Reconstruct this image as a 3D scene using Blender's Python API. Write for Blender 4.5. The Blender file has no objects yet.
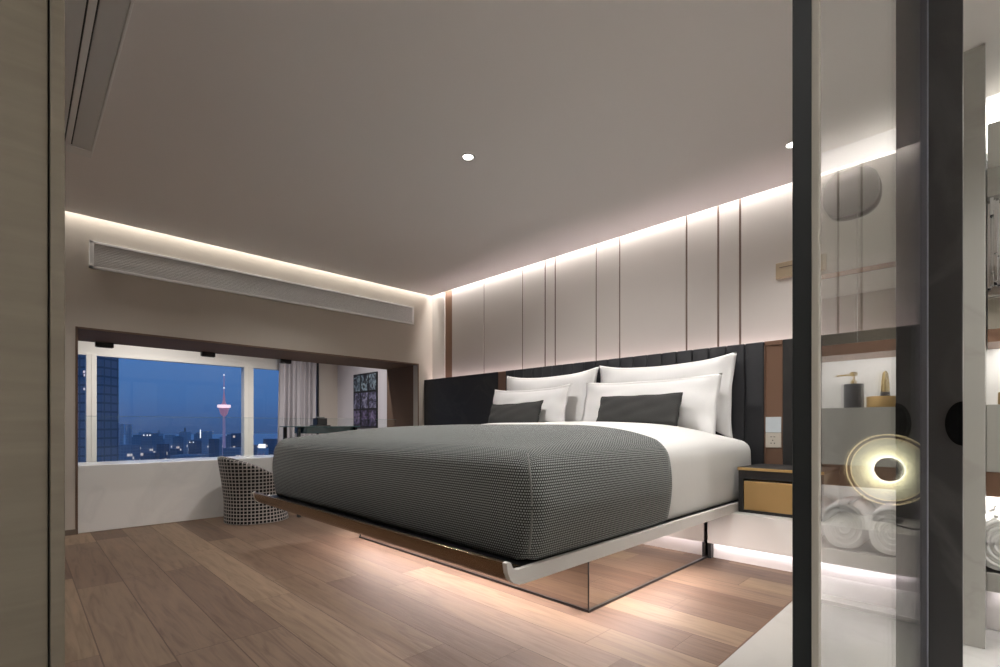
import bpy, bmesh, math, random
from mathutils import Vector, Matrix
random.seed(7)
S = bpy.context.scene
COL = S.collection
PI = math.pi

# ------------------------------------------------------------------ materials
def new_mat(name):
    m = bpy.data.materials.new(name); m.use_nodes = True
    nt = m.node_tree
    return m, nt, nt.nodes['Principled BSDF']

def mat(name, col, rough=.5, metal=0., spec=.5, emit=None, estr=0., bump=0., bscale=60., vary=0., vscale=4.):
    m, nt, b = new_mat(name)
    b.inputs['Base Color'].default_value = (*col, 1)
    b.inputs['Roughness'].default_value = rough
    b.inputs['Metallic'].default_value = metal
    b.inputs['Specular IOR Level'].default_value = spec
    if emit:
        b.inputs['Emission Color'].default_value = (*emit, 1)
        b.inputs['Emission Strength'].default_value = estr
    if bump or vary:
        tc = nt.nodes.new('ShaderNodeTexCoord')
    if vary:
        n = nt.nodes.new('ShaderNodeTexNoise'); n.inputs['Scale'].default_value = vscale; n.inputs['Detail'].default_value = 6
        nt.links.new(tc.outputs['Object'], n.inputs['Vector'])
        r = nt.nodes.new('ShaderNodeValToRGB')
        r.color_ramp.elements[0].position = .3; r.color_ramp.elements[1].position = .7
        r.color_ramp.elements[0].color = (*[c * (1 - vary) for c in col], 1)
        r.color_ramp.elements[1].color = (*[min(1, c * (1 + vary)) for c in col], 1)
        nt.links.new(n.outputs['Fac'], r.inputs['Fac']); nt.links.new(r.outputs['Color'], b.inputs['Base Color'])
    if bump:
        n = nt.nodes.new('ShaderNodeTexNoise'); n.inputs['Scale'].default_value = bscale; n.inputs['Detail'].default_value = 4
        nt.links.new(tc.outputs['Object'], n.inputs['Vector'])
        bp = nt.nodes.new('ShaderNodeBump'); bp.inputs['Strength'].default_value = bump; bp.inputs['Distance'].default_value = .01
        nt.links.new(n.outputs['Fac'], bp.inputs['Height']); nt.links.new(bp.outputs['Normal'], b.inputs['Normal'])
    return m

def math_node(nt, op, a, b=None, c=None):
    n = nt.nodes.new('ShaderNodeMath'); n.operation = op
    for i, v in enumerate((a, b, c)):
        if v is None: continue
        if isinstance(v, (int, float)): n.inputs[i].default_value = v
        else: nt.links.new(v, n.inputs[i])
    return n.outputs[0]

def mix_col(nt, fac, a, b):
    n = nt.nodes.new('ShaderNodeMix'); n.data_type = 'RGBA'
    for sock, v in ((n.inputs[0], fac), (n.inputs[6], a), (n.inputs[7], b)):
        if isinstance(v, (int, float)): sock.default_value = v
        elif isinstance(v, tuple): sock.default_value = (*v, 1)
        else: nt.links.new(v, sock)
    return n.outputs[2]

def ramp(nt, fac, stops):
    r = nt.nodes.new('ShaderNodeValToRGB'); cr = r.color_ramp
    cr.elements[0].position, cr.elements[0].color = stops[0][0], (*stops[0][1], 1)
    cr.elements[1].position, cr.elements[1].color = stops[-1][0], (*stops[-1][1], 1)
    for p, c in stops[1:-1]:
        e = cr.elements.new(p); e.color = (*c, 1)
    nt.links.new(fac, r.inputs['Fac'])
    return r.outputs['Color']

def plank_mat():
    m, nt, b = new_mat('oak_planks')
    tc = nt.nodes.new('ShaderNodeTexCoord'); sp = nt.nodes.new('ShaderNodeSeparateXYZ')
    nt.links.new(tc.outputs['Object'], sp.inputs[0])
    X, Y = sp.outputs[0], sp.outputs[1]
    W, L = .205, 1.35
    px = math_node(nt, 'DIVIDE', math_node(nt, 'SUBTRACT', X, .434), W)
    ix = math_node(nt, 'FLOOR', px); fx = math_node(nt, 'FRACT', px)
    wn = nt.nodes.new('ShaderNodeTexWhiteNoise'); wn.noise_dimensions = '1D'; nt.links.new(ix, wn.inputs['W'])
    py = math_node(nt, 'DIVIDE', math_node(nt, 'ADD', Y, math_node(nt, 'MULTIPLY', wn.outputs['Value'], 3.1)), L)
    iy = math_node(nt, 'FLOOR', py); fy = math_node(nt, 'FRACT', py)
    cid = math_node(nt, 'ADD', math_node(nt, 'MULTIPLY', ix, 7.31), math_node(nt, 'MULTIPLY', iy, 3.77))
    w2 = nt.nodes.new('ShaderNodeTexWhiteNoise'); w2.noise_dimensions = '1D'; nt.links.new(cid, w2.inputs['W'])
    # grain stretched along the plank
    cv = nt.nodes.new('ShaderNodeCombineXYZ')
    nt.links.new(math_node(nt, 'MULTIPLY', X, 26), cv.inputs[0])
    nt.links.new(math_node(nt, 'MULTIPLY', Y, 2.2), cv.inputs[1])
    nt.links.new(math_node(nt, 'MULTIPLY', w2.outputs['Value'], 40), cv.inputs[2])
    g = nt.nodes.new('ShaderNodeTexNoise'); g.inputs['Scale'].default_value = 1.0; g.inputs['Detail'].default_value = 7; g.inputs['Distortion'].default_value = 1.4
    nt.links.new(cv.outputs[0], g.inputs['Vector'])
    base = ramp(nt, w2.outputs['Value'], [(0, (.094, .061, .045)), (.3, (.126, .085, .062)), (.65, (.156, .108, .079)), (1, (.205, .147, .100))])
    gr = ramp(nt, g.outputs['Fac'], [(.28, (.68, .64, .60)), (.5, (.97, .97, .97)), (.72, (1.15, 1.14, 1.12))])
    mu = nt.nodes.new('ShaderNodeMix'); mu.data_type = 'RGBA'; mu.blend_type = 'MULTIPLY'; mu.inputs[0].default_value = 1
    nt.links.new(base, mu.inputs[6]); nt.links.new(gr, mu.inputs[7])
    ex = math_node(nt, 'MINIMUM', fx, math_node(nt, 'SUBTRACT', 1, fx))
    ey = math_node(nt, 'MINIMUM', fy, math_node(nt, 'SUBTRACT', 1, fy))
    sx = math_node(nt, 'LESS_THAN', ex, .012); sy = math_node(nt, 'LESS_THAN', ey, .0013)
    seam = math_node(nt, 'MAXIMUM', sx, sy)
    c = mix_col(nt, math_node(nt, 'MULTIPLY', seam, .78), mu.outputs[2], (.07, .045, .03))
    nt.links.new(c, b.inputs['Base Color'])
    rr = math_node(nt, 'ADD', .50, math_node(nt, 'MULTIPLY', g.outputs['Fac'], .18))
    nt.links.new(rr, b.inputs['Roughness'])
    b.inputs['Specular IOR Level'].default_value = .16
    bp = nt.nodes.new('ShaderNodeBump'); bp.inputs['Strength'].default_value = .35; bp.inputs['Distance'].default_value = .004
    nt.links.new(math_node(nt, 'SUBTRACT', g.outputs['Fac'], math_node(nt, 'MULTIPLY', seam, 1.5)), bp.inputs['Height'])
    nt.links.new(bp.outputs['Normal'], b.inputs['Normal'])
    return m

def marble_mat(name, base, vein, amount=.5, scale=1.6, rough=.15):
    m, nt, b = new_mat(name)
    tc = nt.nodes.new('ShaderNodeTexCoord')
    n0 = nt.nodes.new('ShaderNodeTexNoise'); n0.inputs['Scale'].default_value = scale; n0.inputs['Detail'].default_value = 8; n0.inputs['Distortion'].default_value = 1.6
    nt.links.new(tc.outputs['Object'], n0.inputs['Vector'])
    d = math_node(nt, 'ABSOLUTE', math_node(nt, 'SUBTRACT', n0.outputs['Fac'], .5))
    v = math_node(nt, 'SUBTRACT', 1, math_node(nt, 'MINIMUM', math_node(nt, 'MULTIPLY', d, 22), 1))
    n1 = nt.nodes.new('ShaderNodeTexNoise'); n1.inputs['Scale'].default_value = scale * .8
    nt.links.new(tc.outputs['Object'], n1.inputs['Vector'])
    f = math_node(nt, 'MULTIPLY', math_node(nt, 'MULTIPLY', v, n1.outputs['Fac']), amount)
    nt.links.new(mix_col(nt, f, base, vein), b.inputs['Base Color'])
    b.inputs['Roughness'].default_value = rough
    return m

def wood_mat(name, base, dark, axis=2, rough=.5):
    m, nt, b = new_mat(name)
    tc = nt.nodes.new('ShaderNodeTexCoord'); mp = nt.nodes.new('ShaderNodeMapping')
    sc = [30, 30, 30]; sc[axis] = 3.0
    mp.inputs['Scale'].default_value = sc
    nt.links.new(tc.outputs['Object'], mp.inputs['Vector'])
    n = nt.nodes.new('ShaderNodeTexNoise'); n.inputs['Scale'].default_value = 1.; n.inputs['Detail'].default_value = 6; n.inputs['Distortion'].default_value = .8
    nt.links.new(mp.outputs[0], n.inputs['Vector'])
    nt.links.new(ramp(nt, n.outputs['Fac'], [(.3, dark), (.7, base)]), b.inputs['Base Color'])
    b.inputs['Roughness'].default_value = rough
    return m

def dots_mat(name, dark, light, pu, pv, du, dv, stagger=True, rough=.9):
    """woven cloth in UV metres: light stitches (du x dv of the cell) on dark yarn"""
    m, nt, b = new_mat(name)
    uv = nt.nodes.new('ShaderNodeUVMap'); sp = nt.nodes.new('ShaderNodeSeparateXYZ')
    nt.links.new(uv.outputs[0], sp.inputs[0])
    v = math_node(nt, 'DIVIDE', sp.outputs[1], pv); iv = math_node(nt, 'FLOOR', v); fv = math_node(nt, 'FRACT', v)
    u = math_node(nt, 'DIVIDE', sp.outputs[0], pu)
    if stagger: u = math_node(nt, 'ADD', u, math_node(nt, 'MULTIPLY', iv, .5))
    fu = math_node(nt, 'FRACT', u)
    a = math_node(nt, 'SUBTRACT', 1, math_node(nt, 'MULTIPLY', math_node(nt, 'ABSOLUTE', math_node(nt, 'SUBTRACT', fu, .5)), 2 / du))
    c = math_node(nt, 'SUBTRACT', 1, math_node(nt, 'MULTIPLY', math_node(nt, 'ABSOLUTE', math_node(nt, 'SUBTRACT', fv, .5)), 2 / dv))
    k = math_node(nt, 'MINIMUM', a, c)
    k = math_node(nt, 'MINIMUM', math_node(nt, 'MAXIMUM', math_node(nt, 'MULTIPLY', k, 4), 0), 1)
    nt.links.new(mix_col(nt, k, dark, light), b.inputs['Base Color'])
    b.inputs['Roughness'].default_value = rough
    b.inputs['Specular IOR Level'].default_value = .15
    b.inputs['Sheen Weight'].default_value = .15
    bp = nt.nodes.new('ShaderNodeBump'); bp.inputs['Strength'].default_value = .4; bp.inputs['Distance'].default_value = .004
    nt.links.new(k, bp.inputs['Height']); nt.links.new(bp.outputs['Normal'], b.inputs['Normal'])
    return m

def glass_mat(name, tint=(1, 1, 1), ior=1.5):
    m = bpy.data.materials.new(name); m.use_nodes = True
    nt = m.node_tree; nt.nodes.clear()
    out = nt.nodes.new('ShaderNodeOutputMaterial')
    tr = nt.nodes.new('ShaderNodeBsdfTransparent'); tr.inputs[0].default_value = (*tint, 1)
    gl = nt.nodes.new('ShaderNodeBsdfGlossy'); gl.inputs['Roughness'].default_value = 0.0; gl.inputs['Color'].default_value = (1, 1, 1, 1)
    # Schlick on |cos| so that the near and the far face of the pane behave alike
    geo = nt.nodes.new('ShaderNodeNewGeometry'); vm = nt.nodes.new('ShaderNodeVectorMath'); vm.operation = 'DOT_PRODUCT'
    nt.links.new(geo.outputs['Incoming'], vm.inputs[0]); nt.links.new(geo.outputs['Normal'], vm.inputs[1])
    cosv = math_node(nt, 'ABSOLUTE', vm.outputs['Value'])
    p5 = math_node(nt, 'POWER', math_node(nt, 'SUBTRACT', 1, cosv), 5)
    f0 = ((ior - 1) / (ior + 1)) ** 2
    fac = math_node(nt, 'ADD', f0, math_node(nt, 'MULTIPLY', p5, 1 - f0))
    mx = nt.nodes.new('ShaderNodeMixShader')
    nt.links.new(fac, mx.inputs[0]); nt.links.new(tr.outputs[0], mx.inputs[1]); nt.links.new(gl.outputs[0], mx.inputs[2])
    nt.links.new(mx.outputs[0], out.inputs[0])
    return m

M = {}
M['planks'] = plank_mat()
M['wall'] = mat('greige_wall_covering', (.47, .425, .37), .7, bump=.05, bscale=200)
M['panel'] = mat('pale_leather_panel', (.56, .52, .485), .5, bump=.06, bscale=150)
M['ceiling'] = mat('ceiling_paint', (.87, .835, .82), .85)
M['ceiling_white'] = mat('cove_white_paint', (.8, .78, .75), .85)
M['white_lacquer'] = mat('white_lacquer', (.78, .76, .73), .35)
M['white_paint'] = mat('white_paint', (.74, .72, .70), .5)
M['vent_white'] = mat('white_powder_coat', (.82, .81, .80), .45)
M['vent_grey'] = mat('grey_louvre', (.20, .20, .20), .5)
M['vent_plate'] = mat('grey_satin_plate', (.62, .61, .60), .4)
M['black'] = mat('black_satin', (.012, .012, .013), .4)
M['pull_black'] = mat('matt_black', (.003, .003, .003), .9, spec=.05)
M['bronze'] = mat('brushed_bronze', (.22, .13, .088), .42, .6)
M['bronze_dark'] = mat('dark_bronze_sheet', (.135, .090, .066), .6, 0., .06)
M['bronze_seam'] = mat('bronze_seam', (.15, .105, .08), .45, .3)
M['foot_bronze'] = mat('polished_dark_bronze', (.25, .17, .105), .2, .9)
M['gold'] = mat('brushed_gold', (.52, .35, .15), .45, .6)
M['brass'] = mat('polished_brass', (.80, .62, .30), .25, 1.)
M['steel'] = mat('dark_steel', (.016, .021, .024), .5, .2)
M['steel_blue'] = mat('blue_grey_steel', (.24, .25, .30), .45, .2)
M['gasket'] = mat('pale_gasket', (.50, .475, .42), .5)
M['leather'] = mat('charcoal_leather', (.026, .027, .031), .55, spec=.3, bump=.15, bscale=220)
M['stone'] = marble_mat('black_marble', (.009, .009, .009), (.04, .036, .03), .5, 1.3, .55)
M['slab'] = marble_mat('dark_grey_marble', (.026, .025, .026), (.085, .083, .08), .7, 1.0, .35)
M['marble'] = marble_mat('white_marble', (.76, .75, .725), (.50, .50, .50), .35, 1.2, .22)
M['marble_grey'] = marble_mat('grey_marble', (.36, .355, .325), (.26, .24, .22), .5, 1.6, .22)
M['marble_floor'] = marble_mat('marble_floor', (.36, .355, .34), (.27, .265, .255), .5, .9, .25)
M['mirror_tint'] = mat('rose_bronze_mirror', (.95, .91, .88), .015, 1.)
M['mirror'] = mat('silver_mirror', (.72, .74, .70), .01, 1.)
M['linen'] = mat('white_linen', (.80, .79, .77), .8, spec=.2, bump=.08, bscale=30)
M['linen_shade'] = mat('white_cotton', (.82, .81, .80), .8, spec=.2, bump=.1, bscale=18)
M['charcoal_cloth'] = mat('charcoal_cloth', (.045, .045, .044), .85, spec=.2, bump=.25, bscale=300)
M['black_cord'] = mat('black_piping', (.012, .012, .012), .7)
M['throw'] = dots_mat('grey_waffle_knit', (.020, .020, .019), (.285, .305, .298), .0110, .0102, .76, .70)
M['throw_piping'] = mat('pale_grey_piping', (.16, .16, .155), .8)
M['weave'] = dots_mat('black_white_weave', (.36, .33, .31), (.006, .006, .006), .0330, .0315, .86, .82, False)
M['weave_seat'] = mat('dark_seat_cloth', (.04, .04, .042), .9)
M['oak'] = wood_mat('grey_stained_oak', (.175, .150, .111), (.142, .120, .087), 0, .5)
M['glass'] = glass_mat('clear_glass')
M['guard_glass'] = glass_mat('guard_glass', (.97, .985, .98), 1.22)
M['window_glass'] = glass_mat('window_glass', (1, 1, 1), 1.25)
M['glass_edge'] = mat('green_glass_edge', (.22, .30, .30), .15)
M['table_glass'] = mat('smoked_teal_glass', (.05, .11, .12), .08)
M['curtain'] = mat('grey_lilac_curtain', (.46, .43, .45), .85, spec=.1)
M['lilac'] = mat('pale_lilac_wall', (.56, .53, .56), .7)
M['beige'] = mat('pale_beige_wall', (.55, .49, .43), .7)
M['frame_white'] = mat('ivory_window_frame', (.80, .77, .71), .45)
M['plate_white'] = mat('white_switch_glass', (.62, .68, .72), .2)
M['plate_ivory'] = mat('ivory_socket_plastic', (.58, .53, .46), .4)
M['wall_plate'] = mat('sand_plate', (.36, .28, .19), .5)
M['towel'] = mat('white_terry', (.82, .82, .81), .95, spec=.1, bump=.5, bscale=160)
M['bottle_dark'] = mat('charcoal_ceramic', (.06, .06, .065), .35)
M['crystal'] = mat('clear_crystal_bar', (.75, .77, .78), .05, .9)
M['chrome'] = mat('chrome', (.7, .7, .7), .08, 1.)
M['drum'] = mat('grey_fixture', (.085, .09, .085), .5)
M['skirting'] = mat('dark_bronze_skirting', (.13, .10, .075), .4)
M['lamp_on'] = mat('downlight_lens', (.9, .9, .9), .4, emit=(1, .95, .88), estr=14)
M['led_hole'] = mat('ring_lamp_led', (.9, .9, .9), .4, emit=(1, .97, .82), estr=6)
M['ring_rim'] = mat('ring_lamp_rim', (.8, .7, .4), .3, .3, emit=(1, .82, .45), estr=1.0)

def ring_diffuser_mat():
    m, nt, b = new_mat('ring_lamp_diffuser')
    tc = nt.nodes.new('ShaderNodeTexCoord'); sp = nt.nodes.new('ShaderNodeSeparateXYZ')
    nt.links.new(tc.outputs['Object'], sp.inputs[0])
    y, z = sp.outputs[1], sp.outputs[2]
    r = math_node(nt, 'SQRT', math_node(nt, 'ADD', math_node(nt, 'MULTIPLY', y, y), math_node(nt, 'MULTIPLY', z, z)))
    t = math_node(nt, 'DIVIDE', math_node(nt, 'SUBTRACT', r, .08), .115)
    e = math_node(nt, 'ADD', .55, math_node(nt, 'MULTIPLY', math_node(nt, 'POWER', math_node(nt, 'MAXIMUM', math_node(nt, 'SUBTRACT', 1, t), 0), 2.6), 3.6))
    b.inputs['Base Color'].default_value = (.5, .5, .4, 1)
    b.inputs['Emission Color'].default_value = (1, .94, .58, 1)
    nt.links.new(e, b.inputs['Emission Strength'])
    return m
M['ring_glow'] = ring_diffuser_mat()

# ------------------------------------------------------------------ mesh helpers
class MB:
    def __init__(s): s.bm = bmesh.new()
    def box(s, x0, x1, y0, y1, z0, z1, bev=0., seg=2):
        t = bmesh.new()
        r = bmesh.ops.create_cube(t, size=1)
        for v in t.verts:
            v.co = Vector(((x0 + x1) / 2 + v.co.x * (x1 - x0), (y0 + y1) / 2 + v.co.y * (y1 - y0), (z0 + z1) / 2 + v.co.z * (z1 - z0)))
        if bev: bmesh.ops.bevel(t, geom=list(t.edges), offset=bev, segments=seg, affect='EDGES', profile=.5)
        s._join(t); return s
    def _join(s, t):
        me = bpy.data.meshes.new('tmp'); t.to_mesh(me); t.free(); s.bm.from_mesh(me); bpy.data.meshes.remove(me)
    def prism(s, pts, lo, hi, axis='y'):
        """closed polygon (p,q) extruded along an axis. axis y: pts=(x,z); x: (y,z); z: (x,y)"""
        f = {'y': lambda p, t: (p[0], t, p[1]), 'x': lambda p, t: (t, p[0], p[1]), 'z': lambda p, t: (p[0], p[1], t)}[axis]
        A = [s.bm.verts.new(f(p, lo)) for p in pts]; B = [s.bm.verts.new(f(p, hi)) for p in pts]
        n = len(pts)
        s.bm.faces.new(A); s.bm.faces.new(B[::-1])
        for i in range(n): s.bm.faces.new((A[i], B[i], B[(i + 1) % n], A[(i + 1) % n]))
        return s
    def lathe(s, prof, seg=32, c=(0, 0, 0), axis='z', cap=True):
        """prof: (r, h) from bottom to top"""
        rings = []
        for r, h in prof:
            ring = []
            for k in range(seg):
                t = 2 * PI * k / seg; p, q = r * math.cos(t), r * math.sin(t)
                co = {'z': (p, q, h), 'x': (h, p, q), 'y': (q, h, p)}[axis]
                ring.append(s.bm.verts.new((co[0] + c[0], co[1] + c[1], co[2] + c[2])))
            rings.append(ring)
        for A, B in zip(rings, rings[1:]):
            for k in range(seg): s.bm.faces.new((A[k], A[(k + 1) % seg], B[(k + 1) % seg], B[k]))
        if cap:
            s.bm.faces.new(rings[0][::-1]); s.bm.faces.new(rings[-1])
        return s
    def ring(s, r0, r1, x0, x1, seg=64, c=(0, 0, 0)):
        """annulus with its axis along x"""
        V = []
        for k in range(seg):
            t = 2 * PI * k / seg; cc, ss = math.cos(t), math.sin(t)
            V.append([s.bm.verts.new((c[0] + x, c[1] + r * cc, c[2] + r * ss)) for r, x in ((r0, x0), (r1, x0), (r1, x1), (r0, x1))])
        for k in range(seg):
            A, B = V[k], V[(k + 1) % seg]
            for j in range(4): s.bm.faces.new((A[j], A[(j + 1) % 4], B[(j + 1) % 4], B[j]))
        return s
    def tube(s, pts, r, seg=10):
        pts = [Vector(p) for p in pts]; rings = []
        up = Vector((0, 0, 1))
        for i, p in enumerate(pts):
            d = (pts[min(i + 1, len(pts) - 1)] - pts[max(i - 1, 0)]).normalized()
            u = d.cross(up)
            if u.length < 1e-3: u = d.cross(Vector((1, 0, 0)))
            u.normalize(); v = d.cross(u)
            rings.append([s.bm.verts.new(p + r * (math.cos(2 * PI * k / seg) * u + math.sin(2 * PI * k / seg) * v)) for k in range(seg)])
        for A, B in zip(rings, rings[1:]):
            for k in range(seg): s.bm.faces.new((A[k], A[(k + 1) % seg], B[(k + 1) % seg], B[k]))
        s.bm.faces.new(rings[0][::-1]); s.bm.faces.new(rings[-1])
        return s
    def build(s, name, m, parent=None, smooth=False, loc=None):
        bmesh.ops.recalc_face_normals(s.bm, faces=list(s.bm.faces))
        me = bpy.data.meshes.new(name); s.bm.to_mesh(me); s.bm.free()
        if smooth:
            for p in me.polygons: p.use_smooth = True
            if smooth == 'auto':
                me.set_sharp_from_angle(angle=math.radians(40))
        o = bpy.data.objects.new(name, me); COL.objects.link(o)
        if m: me.materials.append(M[m] if isinstance(m, str) else m)
        if parent:
            o.parent = parent
            o.matrix_parent_inverse = parent_inv(parent)
        if loc: o.location = loc
        return o

def world_of(o):
    w = Matrix.LocRotScale(o.location, o.rotation_euler, o.scale)
    if o.parent: w = world_of(o.parent) @ o.matrix_parent_inverse @ w
    return w

def parent_inv(p):
    """parts are modelled in world coordinates unless their thing is modelled at its own base"""
    return Matrix.Identity(4) if p.get('_local') else world_of(p).inverted()

def tag(o, label, cat, group=None, kind=None):
    o['label'] = label; o['category'] = cat
    if group: o['group'] = group
    if kind: o['kind'] = kind
    return o

def thing(name, label, cat, loc, group=None, local=False, rot=None):
    o = bpy.data.objects.new(name, None); COL.objects.link(o); o.location = loc
    o.empty_display_size = .05
    if local: o['_local'] = 1
    if rot: o.rotation_euler = rot
    return tag(o, label, cat, group)

def struct(o, label=None, cat=None):
    o['kind'] = 'structure'
    if label: o['label'] = label; o['category'] = cat
    return o

def copy_tree(o, parent=None):
    c = o.copy(); COL.objects.link(c)
    if parent: c.parent = parent
    for ch in list(o.children): copy_tree(ch, c)
    return c

def area(name, loc, direc, long_axis, length, width, power, col=(1, .93, .84)):
    l = bpy.data.lights.new(name, 'AREA'); l.shape = 'RECTANGLE'; l.size = length; l.size_y = width; l.energy = power; l.color = col
    o = bpy.data.objects.new(name, l); COL.objects.link(o)
    X = Vector(long_axis).normalized(); Z = -Vector(direc).normalized(); Y = Z.cross(X).normalized(); X = Y.cross(Z)
    m = Matrix((X, Y, Z)).transposed().to_4x4(); m.translation = Vector(loc)
    o.matrix_world = m
    return o

def spot(name, loc, power, angle=100, blend=.8, radius=.04, col=(1, .93, .84), target=None):
    l = bpy.data.lights.new(name, 'SPOT'); l.energy = power; l.spot_size = math.radians(angle); l.spot_blend = blend; l.shadow_soft_size = radius; l.color = col
    o = bpy.data.objects.new(name, l); COL.objects.link(o); o.location = loc
    if target: o.rotation_euler = (Vector(target) - Vector(loc)).to_track_quat('-Z', 'Y').to_euler()
    return o

# ------------------------------------------------------------------ camera (level, rising front)
H = .9
F = 486.
cam = bpy.data.cameras.new('camera'); co = bpy.data.objects.new('camera', cam); COL.objects.link(co)
co.location = (0, 0, H)
TH = math.atan2(-.7042, .71)
co.rotation_euler = (PI / 2, 0, TH)
cam.sensor_width = 36; cam.lens = 36 * F / 1000; cam.shift_y = (426 - 333.5) / 1000
cam.clip_start = .02; cam.clip_end = 12000
S.camera = co
S.view_settings.view_transform = 'Standard'; S.view_settings.look = 'None'
S.view_settings.gamma = 1; S.view_settings.exposure = 0; S.view_settings.use_curve_mapping = False
S.cycles.max_bounces = 10; S.cycles.diffuse_bounces = 5; S.cycles.glossy_bounces = 6; S.cycles.transparent_max_bounces = 16
S.cycles.caustics_reflective = False; S.cycles.caustics_refractive = False
S.cycles.sample_clamp_indirect = 4.
S.cycles.use_denoising = True

# ------------------------------------------------------------------ measures (metres; X towards the bed wall, Y towards the window)
XB = 4.0       # face of the wall panels behind the bed
XH = 3.87      # face of the headboard
YL = 5.34      # face of the wall with the opening
ZC = 2.641     # ceiling
Y0 = .1455      # glass partition
ZW = 1.714     # head of the opening
YP = 5.37      # window bench
YW = 8.15      # window plane

# ---- floor
struct(MB().box(-1.6, 4.2, .722, 5.9, -.12, 0).build('floor', 'planks'), 'oak plank floor running from the bed to the window bench', 'floor')
struct(MB().box(-1.6, 3.6, -1.7, .716, -.12, 0).build('floor_bathroom', 'marble_floor'), 'pale marble floor around the glass partition', 'floor')
struct(MB().box(-1.6, 4.0, .716, .722, -.12, .0015).build('trim_1', 'bronze_dark'), 'thin dark strip between oak planks and marble floor', 'trim')
struct(MB().box(2.915, 3.40, .165, .70, 0, .016, .002).build('trim_2', 'marble'), 'low white marble step under the floating ledge', 'step')
struct(MB().box(2.903, 2.914, .165, .70, 0, .019, .001).build('trim_4', 'white_lacquer'), 'thin white edge strip of the low marble step', 'trim')
# ---- ceiling with a gap for the light along two walls
c = MB().box(-1.6, 3.93, -1.7, 5.27, ZC, ZC + .025)
struct(c.build('ceiling', 'ceiling'), 'smooth grey painted ceiling with lit edges', 'ceiling')
struct(MB().box(-1.6, 4.3, -1.7, 5.6, ZC + .14, ZC + .2).build('ceiling_cove', 'ceiling_white'), 'white upper slab above the lit ceiling edge', 'ceiling')
# ---- bed wall: backing, panels and bronze seams
wb = MB().box(4.03, 4.15, -1.7, 5.60, 0, ZC + .14).build('wall_bed', 'bronze_seam')
struct(wb, 'panelled wall behind the bed', 'wall')
# (b, strip width)
seams = [(5.34, 0), (4.31, .012), (3.678, .012), (3.35, .017), (3.213, .017), (2.704, .012), (2.443, .012), (1.802, .016), (1.541, .017), (1.374, .017), (.735, .014), (.604, .014), (.17, 0)]
edges = [(5.34, 5.07), (4.918, 4.316)]
cur = 4.304
for b, w in seams[2:]:
    edges.append((cur, b + w / 2)); cur = b - w / 2
edges = [(hi, lo) for hi, lo in edges if hi > lo]
for hi, lo in edges:
    MB().box(4.0, 4.03, lo, hi, .0, ZC + .14, .003).build('wall_panel', 'panel', wb)
MB().box(4.012, 4.03, 4.918, 5.07, 0, ZC + .14).build('bronze_column', 'bronze', wb)
for b, w in seams:
    if 0 < w <= .02:
        MB().box(4.003, 4.03, b - w / 2 + .001, b + w / 2 - .001, 0, ZC + .14).build('bronze_inlay', 'bronze_seam', wb)
    if w > .02:
        MB().box(4.008, 4.03, b - w / 2 + .003, b + w / 2 - .003, 0, ZC + .14).build('bronze_inlay', 'bronze_seam', wb)
# ---- left wall with the long opening
wl = MB()
wl.box(-1.6, .354, YL, YL + .1, 0, ZC + .14)
wl.box(3.76, 4.15, YL, YL + .1, 0, ZC + .14)
wl.box(.354, 3.76, YL, YL + .1, ZW, ZC + .14)
struct(wl.build('wall_left', 'wall'), 'greige wall with the long low opening to the window', 'wall')
struct(MB().box(-1.6, .345, YL - .008, YL, 0, .045).build('baseboard_left', 'skirting'), 'dark low skirting on the wall left of the opening', 'skirting')
# bronze lining of the opening (soffit, right jamb, left jamb) with a narrow lip
tr = MB()
tr.box(.34, 3.775, YL - .006, 6.10, ZW - .004, ZW + .012)
tr.box(3.762, 3.775, YL - .006, 6.10, 0, ZW)
tr.box(.338, .354, YL - .006, 6.10, 0, ZW + .012)
struct(tr.build('trim_3', 'bronze_dark'), 'dark bronze lining of the wide window opening', 'trim')
# ---- window bench (white marble) and glass guard on its back edge
pb = MB().box(.354, 3.762, YP, 5.88, 0, .566, .004)
struct(pb.build('wall_bench', 'marble'), 'low white marble bench wall under the window', 'wall')
gg = thing('glass_balustrade', 'clear glass guard standing on the marble bench before the window', 'glass guard', (2.05, 5.86, .566))
MB().box(.36, 3.755, 5.852, 5.862, .567, .990).build('pane', 'guard_glass', gg)
MB().box(.36, 3.755, 5.851, 5.863, .990, .993).build('top_edge', 'glass_edge', gg)
# ---- window room behind: side walls, ceiling, window wall
struct(MB().box(3.95, 4.05, 5.44, 8.0, -.5, 3.0).build('wall_nook', 'lilac'), 'pale lilac wall with the framed picture', 'wall')
struct(MB().box(3.60, 4.05, 8.0, 8.3, -.5, 3.0).build('wall_pier', 'beige'), 'pale beige pier beside the grey curtain', 'wall')
struct(MB().box(-1.7, 4.1, 5.44, 8.4, 3.0, 3.1).build('ceiling_nook', 'ceiling_white'), 'white ceiling of the window nook', 'ceiling')
struct(MB().box(-1.7, 4.1, 5.88, 8.4, -.55, -.45).build('floor_nook', 'planks'), 'lower floor of the window nook', 'floor')
struct(MB().box(-1.75, -1.6, 5.34, 8.3, -.5, 3.0).build('wall_nook_left', 'beige'), 'far side wall of the window nook', 'wall')
w1 = MB()
w1.box(-1.7, 3.65, YW, YW + .15, 1.826, 3.0)
w1.box(-1.7, 3.65, YW, YW + .15, -.5, .12)
struct(w1.build('wall_window', 'frame_white'), 'ivory wall band over the window', 'wall')
win = bpy.data.objects.new('window_1', None); COL.objects.link(win); win.location = (1.5, YW, .1); struct(win, 'tall window with ivory mullions onto the evening city', 'window')
MB().box(.618, .722, YW - .03, YW + .12, .12, 1.826, .004).box(.672, .679, YW - .036, YW - .03, .12, 1.826).build('mullion', 'frame_white', win)
MB().box(2.485, 2.62, YW - .03, YW + .12, .12, 1.826, .004).box(2.55, 2.557, YW - .036, YW - .03, .12, 1.826).build('mullion', 'frame_white', win)
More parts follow.
